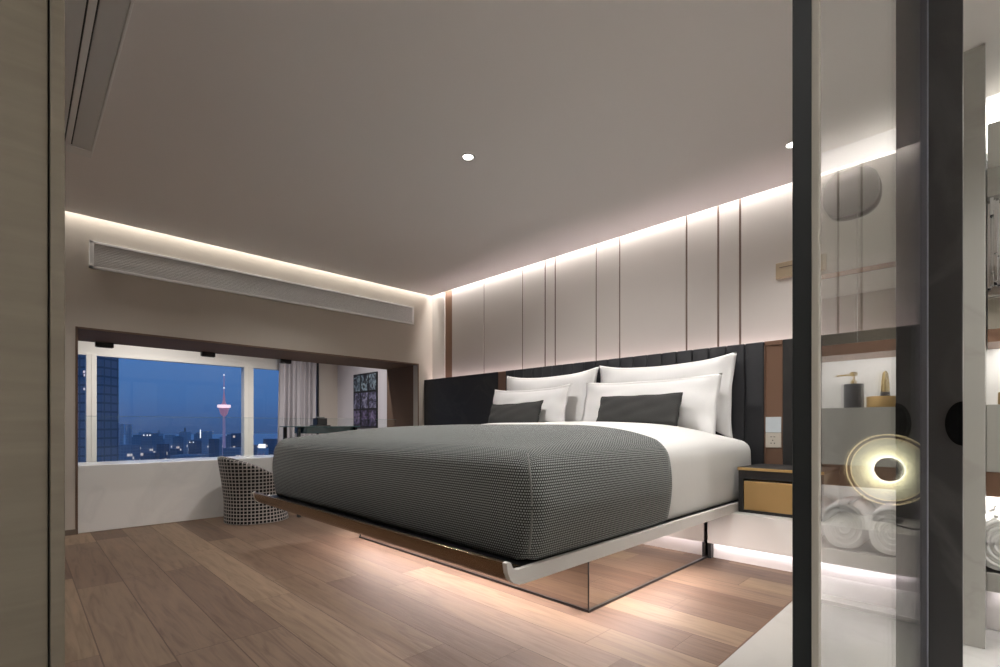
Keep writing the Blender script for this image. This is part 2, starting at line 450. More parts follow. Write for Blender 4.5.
MB().box(-1.6, 3.6, YW - .01, YW + .08, 1.81, 1.84).box(-1.6, 3.6, YW - .01, YW + .08, .1, .15).build('window_frame', 'frame_white', win)
for lo, hi in ((-1.6, .618), (.722, 2.485), (2.62, 3.6)):
    MB().box(lo, hi, YW + .05, YW + .056, .15, 1.815).build('pane', 'window_glass', win)

# ---- walls behind the camera and round the bathroom
struct(MB().box(-1.75, -1.6, -1.8, 5.44, 0, ZC + .14).build('wall_back', 'wall'), 'greige wall behind the viewer', 'wall')
struct(MB().box(-1.75, 4.15, -1.85, -1.7, 0, ZC + .14).build('wall_right', 'marble'), 'marble wall at the far side of the bathroom', 'wall')
struct(MB().box(3.42, 4.03, -1.7, .155, 0, ZC + .1).build('wall_bath', 'marble'), 'white marble wall behind the vanity', 'wall')
struct(MB().box(.8, 3.22, -1.7, .148, 2.44, 2.47).build('ceiling_bathroom', 'ceiling_white'), 'lowered white bathroom ceiling', 'ceiling')
struct(MB().box(2.765, 3.42, .013, .150, 0, 2.64, .002).build('wall_bath_end', 'marble_grey'), 'narrow pale marble pier at the right beside the vanity', 'wall')
sl = MB().box(2.155, 2.20, .0615, .150, 0, 2.64, .002).build('wall_slab', 'slab')
struct(sl, 'narrow black marble slab beside the glass partition', 'wall')
# half moon disc on the slab, modelled in place of a dark reflection in glass
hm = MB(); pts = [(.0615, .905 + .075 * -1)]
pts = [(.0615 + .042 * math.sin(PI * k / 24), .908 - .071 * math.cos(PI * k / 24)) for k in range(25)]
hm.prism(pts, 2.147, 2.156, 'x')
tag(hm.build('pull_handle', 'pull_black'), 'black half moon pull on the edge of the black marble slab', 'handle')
# ---- stained oak jamb in the left foreground
jb = struct(MB().box(-1.6, .0372, 1.16, 1.30, 0, ZC, .0015).build('wall_entry', 'oak'), 'stained oak door jamb at the left edge', 'wall')
MB().box(0.0398, .0590, 1.15, 1.30, 0, ZC, .0015).build('edge_board', 'oak', jb)
MB().box(0.0372, .0398, 1.18, 1.30, 0, ZC).build('shadow_gap', 'black', jb)

# ------------------------------------------------------------------ glass partition
gp = thing('glass_partition', 'clear glass partition in dark steel beside the nightstand', 'glass partition', (.71, .165, 0))
MB().box(0.70, .722, .1548, .1777, 0, ZC, .002).build('post', 'steel', gp)
MB().box(0.694, .706, .1472, .1550, 0, ZC, .001).build('gasket', 'gasket', gp)
MB().box(.703, 2.135, Y0, Y0 + .006, .0, ZC).build('pane', 'glass', gp)
MB().box(2.13, 2.155, .1442, .1640, 0, ZC, .002).build('channel', 'steel_blue', gp)

# ------------------------------------------------------------------ left wall vent
vg = thing('wall_vent', 'long slatted air vent high on the wall above the opening', 'vent', (2.05, YL, 2.23))
va0, va1, vz0, vz1 = .425, 3.694, 2.231, 2.462
fr = MB()
fr.box(va0, va1, YL - .016, YL, vz1 - .022, vz1, .002).box(va0, va1, YL - .016, YL, vz0, vz0 + .022, .002)
fr.box(va0, va0 + .03, YL - .016, YL, vz0, vz1, .002).box(va1 - .03, va1, YL - .016, YL, vz0, vz1, .002)
fr.build('frame', 'vent_white', vg)
lv = MB(); n = 13
for k in range(n):
    z = vz0 + .024 + (vz1 - vz0 - .05) * (k + .5) / n
    lv.prism([(YL - .012, z + .004), (YL - .010, z + .006), (YL - .001, z - .003), (YL - .003, z - .005)], va0 + .03, va1 - .03, 'x')
lv.build('louvre', 'vent_white', vg)
MB().box(va0 + .02, va1 - .02, YL - .0015, YL, vz0 + .02, vz1 - .02).build('backing', 'vent_grey', vg)

# ---- slot diffuser on the ceiling
sd = thing('ceiling_diffuser', 'white linear slot diffuser on the ceiling at upper left', 'vent', (.2, 3.2, ZC))
y0d, y1d = .9, 4.09
df = MB()
df.box(.04, .337, y1d - .10, y1d, ZC - .014, ZC, .003).box(.04, .337, y0d, y0d + .1, ZC - .014, ZC, .003)
df.box(.325, .337, y0d, y1d, ZC - .014, ZC, .003).box(.04, .055, y0d, y1d, ZC - .014, ZC, .003)
df.build('frame', 'vent_white', sd)
MB().box(.237, .325, y0d + .1, y1d - .1, ZC - .010, ZC, .001).build('plate', 'vent_plate', sd)
MB().box(.205, .230, y0d + .1, y1d - .1, ZC - .012, ZC, .001).build('slot_blade', 'vent_white', sd)
MB().box(.055, .198, y0d + .1, y1d - .1, ZC - .010, ZC, .001).build('plate', 'vent_plate', sd)
MB().box(.198, .237, y0d + .1, y1d - .1, ZC - .002, ZC).build('slot', 'black', sd)

# ---- downlights
def downlight(x, y, label):
    t = thing('downlight', label, 'ceiling light', (x, y, ZC), 'ceiling downlights', local=True)
    MB().lathe([(.030, 0), (.046, 0), (.046, -.004), (.040, -.006), (.034, -.004), (.030, 0)], 32, cap=False).build('trim_ring', 'vent_white', t, True)
    MB().lathe([(.001, -.001), (.031, -.001), (.031, -.0005), (.001, -.0005)], 24, cap=False).build('lens', 'lamp_on', t)
    return t
downlight(2.067, 2.378, 'small recessed downlight in the ceiling over the bed foot')
downlight(3.40, .86, 'small recessed downlight in the ceiling by the glass partition')

# ---- plate on the bed wall
wp = thing('wall_plate', 'small sand coloured plate high on the bed wall beside the dark post', 'wall plate', (3.99, 1.0, 1.98))
MB().box(3.975, 4.0, .80, 1.116, 1.985, 2.10, .004).build('cover', 'wall_plate', wp)
MB().box(3.972, 3.976, .82, 1.09, 2.06, 2.066).build('slot', 'bronze_seam', wp)

# ------------------------------------------------------------------ headboard
hb = thing('headboard', 'dark channelled leather headboard with black marble ends and bronze strips', 'headboard', (3.87, 2.5, 0))
HT = 1.515
MB().box(3.89, 3.95, .17, 5.335, .33, HT - .004).build('backing', 'black', hb)
nch = 20; wch = 2.64 / nch
for k in range(nch):
    b0 = 1.16 + k * wch
    prof = []
    # soft channel: rounded front edges
    MB().box(3.852, 3.89, b0 + .0012, b0 + wch - .0012, .36, HT, .010, 3).build('channel', 'leather', hb, True)
MB().box(3.862, 3.89, 3.935, 5.335, .36, HT, .002).build('stone_panel', 'stone', hb)
MB().box(3.862, 3.89, .17, 1.038, .36, HT, .002).build('stone_panel', 'stone', hb)
MB().box(3.872, 3.89, 3.80, 3.935, .36, HT, .002).build('bronze_strip', 'bronze', hb)
bs = MB().box(3.872, 3.89, 1.038, 1.16, .36, HT - .002, .001)
bs.box(3.862, 3.89, 1.152, 1.159, .36, HT, .001).box(3.862, 3.89, 1.039, 1.046, .36, HT, .001).box(3.862, 3.89, 1.04, 1.158, HT - .03, HT)
bs.build('bronze_strip', 'bronze', hb)
sw = thing('light_switch', 'pale glass switch plate on the bronze strip above the socket', 'switch', (3.868, 1.10, .85))
MB().box(3.860, 3.8715, 1.048, 1.150, .853, .965, .002).build('plate', 'plate_white', sw)
so = thing('power_socket', 'ivory power socket on the bronze strip over the nightstand', 'socket', (3.868, 1.10, .745))
MB().box(3.860, 3.8715, 1.048, 1.150, .745, .851, .002).build('plate', 'plate_ivory', so)
hl = MB()
for y, z in ((1.112, .822), (1.092, .822)): hl.box(3.8585, 3.861, y - .006, y + .006, z - .002, z + .002)
for y, z in ((1.102, .797), (1.113, .776), (1.091, .776)): hl.box(3.8585, 3.861, y - .003, y + .003, z - .004, z + .004)
hl.build('pin_holes', 'black', so)

# ------------------------------------------------------------------ floating white ledge
lg = thing('floating_ledge', 'long white wall ledge floating over a lit recess beside the bed', 'ledge', (3.4, .8, 0))
MB().box(3.33, 3.855, .17, 1.355, .105, .326, .003).build('body', 'white_lacquer', lg)
MB().box(3.385, 3.855, .17, 1.335, 0, .105).build('recess_back', 'white_paint', lg)
MB().box(3.345, 3.39, 1.336, 1.357, 0, .104).build('end_trim', 'black', lg)

# ------------------------------------------------------------------ nightstand
ns = thing('nightstand', 'black nightstand with a gold drawer front on the white ledge', 'nightstand', (3.6, .95, .326))
body = MB()
body.box(3.425, 3.845, .70, 1.186, .327, .345).box(3.425, 3.845, 1.158, 1.186, .345, .606).box(3.425, 3.845, .70, .73, .345, .606)
body.box(3.425, 3.845, .73, 1.158, .552, .606).box(3.80, 3.845, .73, 1.158, .345, .552)
body.build('body', 'black', ns)
MB().box(3.41, 3.852, .695, 1.186, .609, .626, .002).build('top', 'stone', ns)
MB().box(3.405, 3.41, .695, 1.186, .608, .626, .001).build('top_edge', 'gold', ns)
MB().box(3.418, 3.79, .735, 1.150, .347, .538, .003).build('drawer', 'gold', ns)

# ------------------------------------------------------------------ ring lamp on the ledge (behind the glass partition)
rl = thing('ring_lamp', 'glowing gold ring lamp on the white ledge behind the glass', 'lamp', (3.72, .428, .327))
cz = .638
o = MB().ring(.080, .184, -.006, .006, 72).build('diffuser', 'ring_glow', rl, loc=(3.72, .428, cz))
MB().ring(.073, .080, -.009, .009, 72).build('inner_rim', 'led_hole', rl, loc=(3.72, .428, cz))
MB().ring(.206, .214, -.01, .01, 72).build('outer_rim', 'ring_rim', rl, loc=(3.72, .428, cz))
MB().ring(.184, .190, -.008, .008, 72).build('diffuser_rim', 'ring_rim', rl, loc=(3.72, .428, cz))
MB().ring(.190, .206, -.006, .008, 72).build('band', 'bronze_dark', rl, loc=(3.72, .428, cz))
MB().box(3.66, 3.78, .36, .50, .327, .352, .006).box(3.705, 3.735, .41, .446, .35, .44, .004).build('base', 'black', rl)
MB().tube([(3.66, .40, .345), (3.60, .42, .36), (3.52, .38, .345), (3.48, .30, .334), (3.55, .24, .335), (3.70, .22, .335)], .005).build('cord', 'black', rl, True)

# ------------------------------------------------------------------ bed
BR, BL = 1.19, 3.79      # right and left edge of the platform
bed = thing('platform_bed', 'white floating bed platform with bronze foot rail on a mirrored plinth', 'bed', (2.6, 2.48, 0))
MB().box(1.30, 3.85, BR + .02, BL - .02, .330, .383).build('deck', 'black', bed)  # coloured black for the shadow between foot rail and throw
side = [(1.214, .417), (1.219, .420), (1.230, .420), (1.236, .415), (1.243, .400), (1.254, .390), (1.272, .385), (3.852, .385), (3.852, .328), (1.305, .328), (1.275, .331), (1.250, .341), (1.232, .358), (1.220, .382)]
MB().prism(side, BR, BR + .022).build('side_rail', 'white_lacquer', bed)
MB().prism(side, BL - .022, BL).build('side_rail', 'white_lacquer', bed)
foot = [(1.215, .417), (1.219, .419), (1.230, .419), (1.236, .414), (1.243, .400), (1.254, .390), (1.272, .384), (1.32, .384), (1.32, .330), (1.305, .329), (1.275, .332), (1.250, .342), (1.232, .359), (1.221, .382)]
MB().prism(foot, BR + .022, BL - .022).build('foot_rail', 'foot_bronze', bed, 'auto')
pl = MB().box(1.957, 3.362, 1.366, 3.57, .012, .329).build('plinth', 'mirror_tint', bed)
MB().box(1.950, 3.362, 1.359, 3.577, 0, .0125).build('base_trim', 'black', pl)
for yc in (1.365, 3.571): MB().box(1.9535, 1.9585, yc - .0025, yc + .0025, .0125, .329).build('corner_trim', 'black', pl)

def rbox(x0, x1, y0, y1, z0, z1, r, n, crown, back_puff=0., off=0., keep=None, noise=0., bulge=None, wrap=False):
    """soft box: rounded grid box with a crowned top; returns bmesh with a metric UV layer"""
    bm = bmesh.new(); uvl = bm.loops.layers.uv.new('UVMap')
    nx, ny, nz = n
    lx, ly, lz = x1 - x0, y1 - y0, z1 - z0
    def shape(p):
        x, y, z = p
        q = Vector((min(max(x, x0 + r), x1 - r), min(max(y, y0 + r), y1 - r), min(max(z, z0 + r * .4), z1 - r)))
        d = Vector(p) - q
        if d.length > 1e-9:
            if z < z0 + r * .4: d.z *= 1.
            rr = r
            dn = d.normalized()
            lim = max(abs(d.x), abs(d.y), abs(d.z))
            w = q + dn * lim
        else: w = Vector(p)
        s = (w.x - (x0 + x1) / 2) / (lx / 2); t = (w.y - (y0 + y1) / 2) / (ly / 2)
        h = (w.z - z0) / lz
        k = max(0, 1 - abs(s) ** (3.2 if s < 0 else 9.)) * max(0, 1 - abs(t) ** 5.)
        hw = max(0, min(1, (h - .3) / .7)) ** 1.5
        w.z += crown * k * hw
        if back_puff:
            g = math.exp(-((w.x - (x0 + .72 * lx)) / .45) ** 2)
            w.z += back_puff * g * k * hw
        if bulge:
            f = math.sin(PI * min(1, max(0, h)))
            ss, tt = max(-1, min(1, s)), max(-1, min(1, t))
            foot = 1 - .95 * (ss + 1) / 2 if wrap else 1
            w.x += bulge[0] * f * ss ** 3; w.y += bulge[1] * (foot if tt < 0 else .4) * f * tt ** 5
        if noise:
            w.z += noise * hw * (math.sin(w.x * 9 + 2 * math.sin(w.y * 5)) * .5 + .5 * math.sin(w.y * 7.3 + w.x * 3))
        return w
    def face(fn, na, nb, uvf):
        g = [[bm.verts.new((0, 0, 0)) for j in range(nb + 1)] for i in range(na + 1)]
        raw = {}
        for i in range(na + 1):
            for j in range(nb + 1):
                p = fn(i / na, j / nb); raw[(i, j)] = p
                g[i][j].co = shape(p)
        for i in range(na):
            for j in range(nb):
                cen = (g[i][j].co + g[i + 1][j + 1].co) / 2
                if keep and not keep(cen): continue
                f = bm.faces.new((g[i][j], g[i + 1][j], g[i + 1][j + 1], g[i][j + 1])); f.smooth = True
                for lp, ij in zip(f.loops, ((i, j), (i + 1, j), (i + 1, j + 1), (i, j + 1))):
                    lp[uvl].uv = uvf(raw[ij])
    face(lambda s, t: (x0 + s * lx, y0 + t * ly, z1), nx, ny, lambda p: (p[1], p[0]))
    face(lambda s, t: (x0, y0 + s * ly, z0 + t * lz), ny, nz, lambda p: (p[1], p[2]))
    face(lambda s, t: (x0 + s * lx, y0, z0 + t * lz), nx, nz, lambda p: (p[0], p[2]))
    face(lambda s, t: (x0 + s * lx, y1, z0 + t * lz), nx, nz, lambda p: (p[0], p[2]))
    if not keep:
        face(lambda s, t: (x1, y0 + s * ly, z0 + t * lz), ny, nz, lambda p: (p[1], p[2]))
        face(lambda s, t: (x0 + s * lx, y0 + t * ly, z0), nx, ny, lambda p: (p[1], p[0]))
    bmesh.ops.remove_doubles(bm, verts=list(bm.verts), dist=.0005)
    lo = [v for v in bm.verts if not v.link_faces]
    bmesh.ops.delete(bm, geom=lo, context='VERTS')
    bmesh.ops.recalc_face_normals(bm, faces=list(bm.faces))
    return bm

def bm_obj(bm, name, m, parent=None):
    b = MB(); b.bm.free(); b.bm = bm
    return b.build(name, m, parent, True)

MX0, MX1, MY0, MY1, MZ0, MZ1 = 1.350, 3.835, 1.218, 3.735, .387, .800
mt = bm_obj(rbox(MX0 + .012, MX1, MY0 + .012, MY1 - .012, MZ0, MZ1 - .012, .068, (60, 60, 12), .090, .055, noise=.003, bulge=(.008, .008)), 'mattress', 'linen')
tag(mt, 'thick white mattress made up with white bed linen', 'mattress')
def keep_throw(c): return c.x < 2.455 + .02 * math.sin(c.y * 2.2)
TR = .07; TB = (.022, .048)
th = bm_obj(rbox(MX0, MX1, MY0, MY1, MZ0 + .004, MZ1, TR, (90, 90, 18), .100, .055, keep=keep_throw, bulge=TB, wrap=True), 'bed_throw', 'throw')
tag(th, 'dark grey waffle knit throw over the foot of the bed', 'throw')
sm = th.modifiers.new('thick', 'SOLIDIFY'); sm.thickness = .007; sm.offset = 1
def edge_path(ysign):
    # the two seams run up the foot corners of the fitted throw
    pts = []
    i_ = TR * (1 - .7071)
    for k in range(17):
        h = .04 + .80 * k / 16
        f = math.sin(PI * h); z = MZ0 + h * (MZ1 - MZ0)
        y = MY0 + i_ - TB[1] * (1 if ysign < 0 else .4) * f * .82
        x = MX0 + i_ - TB[0] * f * .82
        e = max(0, .10 - h) * .25
        pts.append((x - .004 + e, (y - .007 + e) if ysign < 0 else MY0 + MY1 - (y - .007 + e), z))
    # over the rounded top edge
    x, y, z = pts[-1]; sy = 1 if ysign < 0 else -1
    pts += [(x + .012, y + sy * .014, z + .030), (x + .034, y + sy * .040, z + .058)]
    return pts
for s_ in (-1, 1):
    MB().tube(edge_path(s_), .0055, 8).build('piping', 'throw_piping', th, True)

# ---- pillows
def pillow_mesh(w, h, t, flange, c_, seed=0, droop=0., n=36):
    rnd = random.Random(seed)
    ph = [rnd.uniform(0, 6.28) for _ in range(6)]
    bm = bmesh.new()
    def pt(i, j, side):
        s, q = 2 * i / n - 1, 2 * j / n - 1
        y = s * w / 2 * (1 - c_ * .22 * (1 - q * q)); z = q * h / 2 * (1 - c_ * (1 - abs(s) ** 2.6))
        fx, fz = 1 - flange * 1.6 / (w / 2), 1 - flange * .5 / (h / 2)
        a, b = min(1, abs(s) / fx), min(1, abs(q) / fz)
        k = max(0, (1 - a ** 2.4)) ** .55 * max(0, (1 - b ** 2.2)) ** .55
        wr = .006 * math.sin(s * 7 + ph[0] + 2 * q) * math.sin(q * 6 + ph[1]) + .004 * math.sin(11 * s * q + ph[2])
        edge = .0025 if max(abs(s), abs(q)) < 1 else 0
        wav = .004 * math.sin(s * 9 + ph[3]) * (1 - k) + .004 * math.sin(q * 8 + ph[4]) * (1 - k)
        x = side * (t / 2 * k + edge + (wr * k)) + wav
        z -= .02 * (1 - q) * k * .5
        if droop: z -= abs(droop) * max(0, s * math.copysign(1, droop)) ** 3 * (1 - q) / 2
        return (x, y, z)
    for side in (-1, 1):
        g = [[bm.verts.new(pt(i, j, side)) for j in range(n + 1)] for i in range(n + 1)]
        for i in range(n):
            for j in range(n):
                f = bm.faces.new((g[i][j], g[i + 1][j], g[i + 1][j + 1], g[i][j + 1])); f.smooth = True
    bmesh.ops.remove_doubles(bm, verts=list(bm.verts), dist=.0003)
    edge = [pt(i, 0, 1) for i in range(n + 1)] + [pt(n, j, 1) for j in range(1, n + 1)] + [pt(i, n, 1) for i in range(n - 1, -1, -1)] + [pt(0, j, 1) for j in range(n - 1, 0, -1)]
    return bm, edge

def pillow(name, label, cat, group, w, h, t, flange, c_, loc, tilt, yaw=0., roll=0., m='linen_shade', piping=None, seed=0, droop=0.):
    bm, edge = pillow_mesh(w, h, t, flange, c_, seed, droop)
    o = bm_obj(bm, name, m)
    o.location = loc; o.rotation_euler = (roll, tilt, yaw)
    tag(o, label, cat, group)
    o['_local'] = 1
    if piping:
        e = edge + [edge[0]]
        MB().tube(e, .0055, 6).build('piping', piping, o, True)
    return o
bl = 'white pillows'
pillow('pillow', 'large white pillow against the headboard, nearer the nightstand', 'pillow', bl, 1.20, .575, .17, 0.045, .20, (3.745, 1.915, 1.168), .13, seed=1, droop=-.10)
pillow('pillow', 'large white pillow against the headboard, nearer the window', 'pillow', bl, 1.19, .575, .17, .045, .20, (3.745, 3.115, 1.164), .13, seed=2, droop=.08)
pillow('pillow', 'white pillow in front, behind the dark cushion near the nightstand', 'pillow', bl, 1.16, .42, .15, .05, .12, (3.525, 1.93, 1.080), .26, seed=3, yaw=.02, droop=-.10)
pillow('pillow', 'white pillow in front, behind the dark cushion nearer the window', 'pillow', bl, 1.03, .42, .15, .05, .17, (3.525, 3.185, 1.086), .26, seed=4, yaw=-.02, droop=.06)
cu = 'charcoal cushions'
pillow('cushion', 'small charcoal cushion with black piping nearer the nightstand', 'cushion', cu, .68, .25, .11, .006, .06, (3.335, 1.89, 1.020), .36, m='charcoal_cloth', piping='black_cord', seed=5)
pillow('cushion', 'small charcoal cushion with black piping nearer the window', 'cushion', cu, .66, .25, .11, .006, .10, (3.335, 3.18, 1.006), .36, m='charcoal_cloth', piping='black_cord', seed=6, roll=-.03)

# ------------------------------------------------------------------ tub chair by the bench
ch = thing('tub_chair', 'black and white woven tub chair between the bench and the bed', 'chair', (1.615, 4.965, 0), local=True, rot=(0, 0, -.12))
# local +x is the open front
bm = bmesh.new(); uvl = bm.loops.layers.uv.new('UVMap')
NA, NH = 72, 24
def rim(t):          # height of the shell against the angle, 0 = front
    k = (1 - math.cos(t)) / 2
    return .30 + .302 * (k ** .60)
def rad(t, h):       # a little flare at the foot in front, a little flare of the back above
    fr_ = max(0, math.cos(t)); bk = max(0, -math.cos(t))
    return .262 + .035 * fr_ * (1 - min(1, h / .3)) ** 1.5 + .062 * bk * max(0, (h - .15) / .5) ** 1.4 - .02 * fr_ * min(1, h / .3)
outer = [[bm.verts.new((rad(2 * PI * i / NA, rim(2 * PI * i / NA) * j / NH) * math.cos(2 * PI * i / NA), rad(2 * PI * i / NA, rim(2 * PI * i / NA) * j / NH) * math.sin(2 * PI * i / NA), .004 + rim(2 * PI * i / NA) * j / NH)) for j in range(NH + 1)] for i in range(NA)]
def qf(vs, uvs):
    f = bm.faces.new(vs); f.smooth = True
    for l, u in zip(f.loops, uvs): l[uvl].uv = u
for i in range(NA):
    i2 = (i + 1) % NA
    for j in range(NH):
        uvs = [(.27 * 2 * PI * a / NA, .62 * b / NH * rim(2 * PI * min(a, NA) / NA) / .62) for a, b in ((i, j), (i + 1, j), (i + 1, j + 1), (i, j + 1))]
        qf((outer[i][j], outer[i2][j], outer[i2][j + 1], outer[i][j + 1]), uvs)
# rim roll and inside down to the seat
inner = []
for i in range(NA):
    t = 2 * PI * i / NA; R = rad(t, rim(t)); z = .004 + rim(t); col = []
    for dr, dz in ((-.012, .012), (-.035, .016), (-.055, .006), (-.065, -.02)): col.append(bm.verts.new(((R + dr) * math.cos(t), (R + dr) * math.sin(t), z + dz)))
    col.append(bm.verts.new(((.20) * math.cos(t), (.20) * math.sin(t), .285)))
    inner.append(col)
for i in range(NA):
    i2 = (i + 1) % NA
    prev1, prev2 = outer[i][NH], outer[i2][NH]
    for k in range(5):
        uvs = [(.27 * 2 * PI * a / NA, .64 + .04 * b) for a, b in ((i, k), (i + 1, k), (i + 1, k + 1), (i, k + 1))]
        qf((prev1, prev2, inner[i2][k], inner[i][k]), uvs)
        prev1, prev2 = inner[i][k], inner[i2][k]
bm_obj(bm, 'shell', 'weave', ch)
MB().lathe([(.195, .27), (.205, .30), (.20, .335), (.17, .348), (.05, .352)], 40).build('seat', 'weave_seat', ch, True)
MB().lathe([(.255, 0), (.262, .004), (.262, .010), (.255, .012)], 48).build('base', 'black', ch, True)

# ------------------------------------------------------------------ table behind the bed
tb = thing('side_table', 'narrow teal glass table behind the bed', 'table', (2.28, 5.0, 0))
TZ = .898
MB().box(1.93, 2.62, 4.78, 5.20, TZ - .010, TZ, .002).build('top', 'table_glass', tb)
MB().box(2.06, 2.58, 4.84, 5.14, TZ - .075, TZ - .0105, .003).build('drawer_box', 'table_glass', tb)
for x in (1.97, 2.58):
    for y in (4.81, 5.16):
        MB().box(x - .015, x + .015, y - .015, y + .015, 0, TZ - .0105, .002).build('leg', 'steel', tb)
bxo = thing('tissue_box', 'small black box on a black tray on the glass table', 'box', (2.26, 4.97, TZ))
MB().box(2.18, 2.34, 4.89, 5.05, TZ + .0005, TZ + .012, .003).build('tray', 'black', bxo)
MB().box(2.205, 2.315, 4.915, 5.025, TZ + .012, TZ + .085, .006).build('body', 'black', bxo)
MB().box(2.225, 2.295, 4.935, 5.005, TZ + .083, TZ + .098, .004).build('lid', 'vent_grey', bxo)

# ------------------------------------------------------------------ curtain
def curtain_mesh(x0, x1, y, z0, z1, folds):
    m_ = MB(); n = 140; rows = 10
    g = []
    for i in range(n + 1):
        s = i / n; x = x0 + (x1 - x0) * s
        row = []
        for j in range(rows + 1):
            t = j / rows
            a = .040 + .012 * math.sin(5 * s + 3 * t)
            yy = y + a * math.sin(2 * PI * folds * s + .35 * math.sin(3 * t)) + .012 * math.sin(2 * PI * folds * 2.3 * s)
            xx = x - .05 * (1 - t) * (1 - s)
            row.append(m_.bm.verts.new((xx, yy, z0 + (z1 - z0) * t)))
        g.append(row)
    for i in range(n):
        for j in range(rows): m_.bm.faces.new((g[i][j], g[i + 1][j], g[i + 1][j + 1], g[i][j + 1]))
    return m_
ct = thing('curtain', 'grey lilac curtain gathered at the right of the window', 'curtain', (3.3, 7.95, 0))
o = curtain_mesh(2.955, 3.53, 7.93, -.40, 2.4, 7).build('drape', 'curtain', ct, True)
o.modifiers.new('thick', 'SOLIDIFY').thickness = .004
MB().box(2.88, 3.62, 7.90, 7.96, 2.40, 2.43).build('rail', 'vent_white', ct)
sc_ = MB().box(3.555, 3.585, 7.93, 7.96, -.4, 2.3, .004)
tag(sc_.build('blind_cord_cover', 'black'), 'thin dark vertical strip beside the grey curtain', 'strip')
# dark brackets under the soffit
for x0_, x1_, lb in ((.525, .665, 'small black bracket under the bronze soffit, above the left mullion'), (1.415, 1.55, 'small black bracket under the bronze soffit, above the tower view'), (2.25, 2.38, 'small black bracket under the bronze soffit, above the curtain')):
    b_ = MB().box(x0_, x1_, 6.03, 6.07, 1.664, ZW - .004, .001).box(x0_ + .01, x1_ - .01, 6.04, 6.06, 1.659, 1.665, .001)
    tag(b_.build('bracket', 'black'), lb, 'bracket', 'brackets under the soffit')

# ------------------------------------------------------------------ picture of nine prints on the nook wall
def print_mat(k, ca, cb):
    m, nt, b = new_mat('print_%d' % k)
    tc = nt.nodes.new('ShaderNodeTexCoord'); mp = nt.nodes.new('ShaderNodeMapping'); mp.inputs['Location'].default_value = (k * 3.1, k * 1.7, k)
    nt.links.new(tc.outputs['Object'], mp.inputs['Vector'])
    n = nt.nodes.new('ShaderNodeTexNoise'); n.inputs['Scale'].default_value = 9; n.inputs['Detail'].default_value = 3; n.inputs['Distortion'].default_value = 1.5
    nt.links.new(mp.outputs[0], n.inputs['Vector'])
    nt.links.new(ramp(nt, n.outputs['Fac'], [(.42, (.02, .02, .03)), (.52, ca), (.62, cb)]), b.inputs['Base Color'])
    b.inputs['Roughness'].default_value = .3
    return m
pc = thing('framed_picture', 'tall dark picture of nine abstract prints on the lilac wall', 'picture', (3.93, 7.02, 1.3))
MB().box(3.925, 3.95, 6.66, 7.39, .87, 1.742, .003).build('frame', 'black', pc)
for i in range(3):
    for j in range(3):
        yc = 6.66 + .73 * (i + .5) / 3; zc = .885 + .845 * (j + .5) / 3
        k = i * 3 + j
        MB().box(3.921, 3.926, yc - .105, yc + .105, zc - .125, zc + .125).build('print', print_mat(k, [(.08, .11, .14), (.09, .085, .15), (.08, .06, .13)][2 - j], [(.24, .31, .35), (.25, .25, .34), (.19, .16, .26)][2 - j]), pc)

# ------------------------------------------------------------------ bathroom: vanity, mirror, towels, small things
VB0, VB1 = -1.1, .012
vn = thing('vanity', 'grey marble vanity counter with a bronze band below', 'vanity', (3.2, -.5, 0))
MB().box(3.0, 3.42, VB0, VB1, .700, .993, .003).build('counter', 'marble_grey', vn)
MB().box(3.03, 3.42, VB0, VB1, .590, .700).build('bronze_band', 'bronze', vn)
MB().box(3.0, 3.42, VB0, VB1, .180, .262, .003).build('shelf', 'marble_grey', vn)
MB().box(3.06, 3.42, VB0, VB1, 0, .180).build('recess_back', 'white_paint', vn)
MB().box(3.02, 3.42, VB0, VB0 + .03, .262, .59).build('side_panel', 'marble_grey', vn)
mc = thing('mirror_cabinet', 'mirrored wall cabinet over the vanity with a bronze base band', 'cabinet', (3.2, -.5, 1.28))
MB().box(3.13, 3.42, VB0, VB1 - .004, 1.338, 2.267).build('body', 'vent_plate', mc)
for lo, hi in ((VB0, -.62), (-.617, -.20), (-.197, VB1 - .004)):
    MB().box(3.118, 3.129, lo, hi, 1.338, 2.267, .001).build('mirror_door', 'mirror', mc)
MB().box(3.112, 3.118, VB0, VB1 - .004, 1.700, 1.724).build('rail', 'bronze_dark', mc)
MB().box(3.12, 3.42, VB0, VB1 - .004, 1.280, 1.337).build('bronze_band', 'bronze', mc)
# towels
def towel(label, y, half):
    t = thing('rolled_towel', label, 'towel', (3.2, y, .262), 'rolled white towels', local=True)
    R, h = half, .122
    # outer bolster
    prof = []
    m_ = MB(); n = 40; seg = 10
    xs = [-.185, -.178, -.15, 0, .15, .178, .185]; sc = [.86, .95, 1, 1.01, 1, .95, .86]
    rings = []
    for x, s in zip(xs, sc):
        rr = []
        for k in range(n):
            a = 2 * PI * k / n
            yy = R * s * math.copysign(abs(math.cos(a)) ** .85, math.cos(a)); zz = h * s * math.copysign(abs(math.sin(a)) ** .9, math.sin(a))
            rr.append(m_.bm.verts.new((x, yy, h + zz + .003 * math.sin(3 * a))))
        rings.append(rr)
    for A, B in zip(rings, rings[1:]):
        for k in range(n): m_.bm.faces.new((A[k], A[(k + 1) % n], B[(k + 1) % n], B[k]))
    m_.bm.faces.new(rings[0][::-1]); m_.bm.faces.new(rings[-1])
    m_.build('roll', 'towel', t, 'auto')
    pts = []
    for k in range(90):
        a = k / 89 * 2 * PI * 3.4; f = .12 + .80 * k / 89
        pts.append((-.186, R * f * math.cos(a), h + h * f * math.sin(a)))
    MB().tube(pts, .0085, 6).build('spiral_edge', 'towel', t, True)
    pts = [(x, R * .25, 2 * h + .0) for x in (-.18, -.1, 0, .1, .18)]
    MB().tube(pts, .008, 6).build('hem', 'towel', t, True)
    return t
towel('rolled white towel on the vanity shelf, first from the marble pier', -.045, .096)
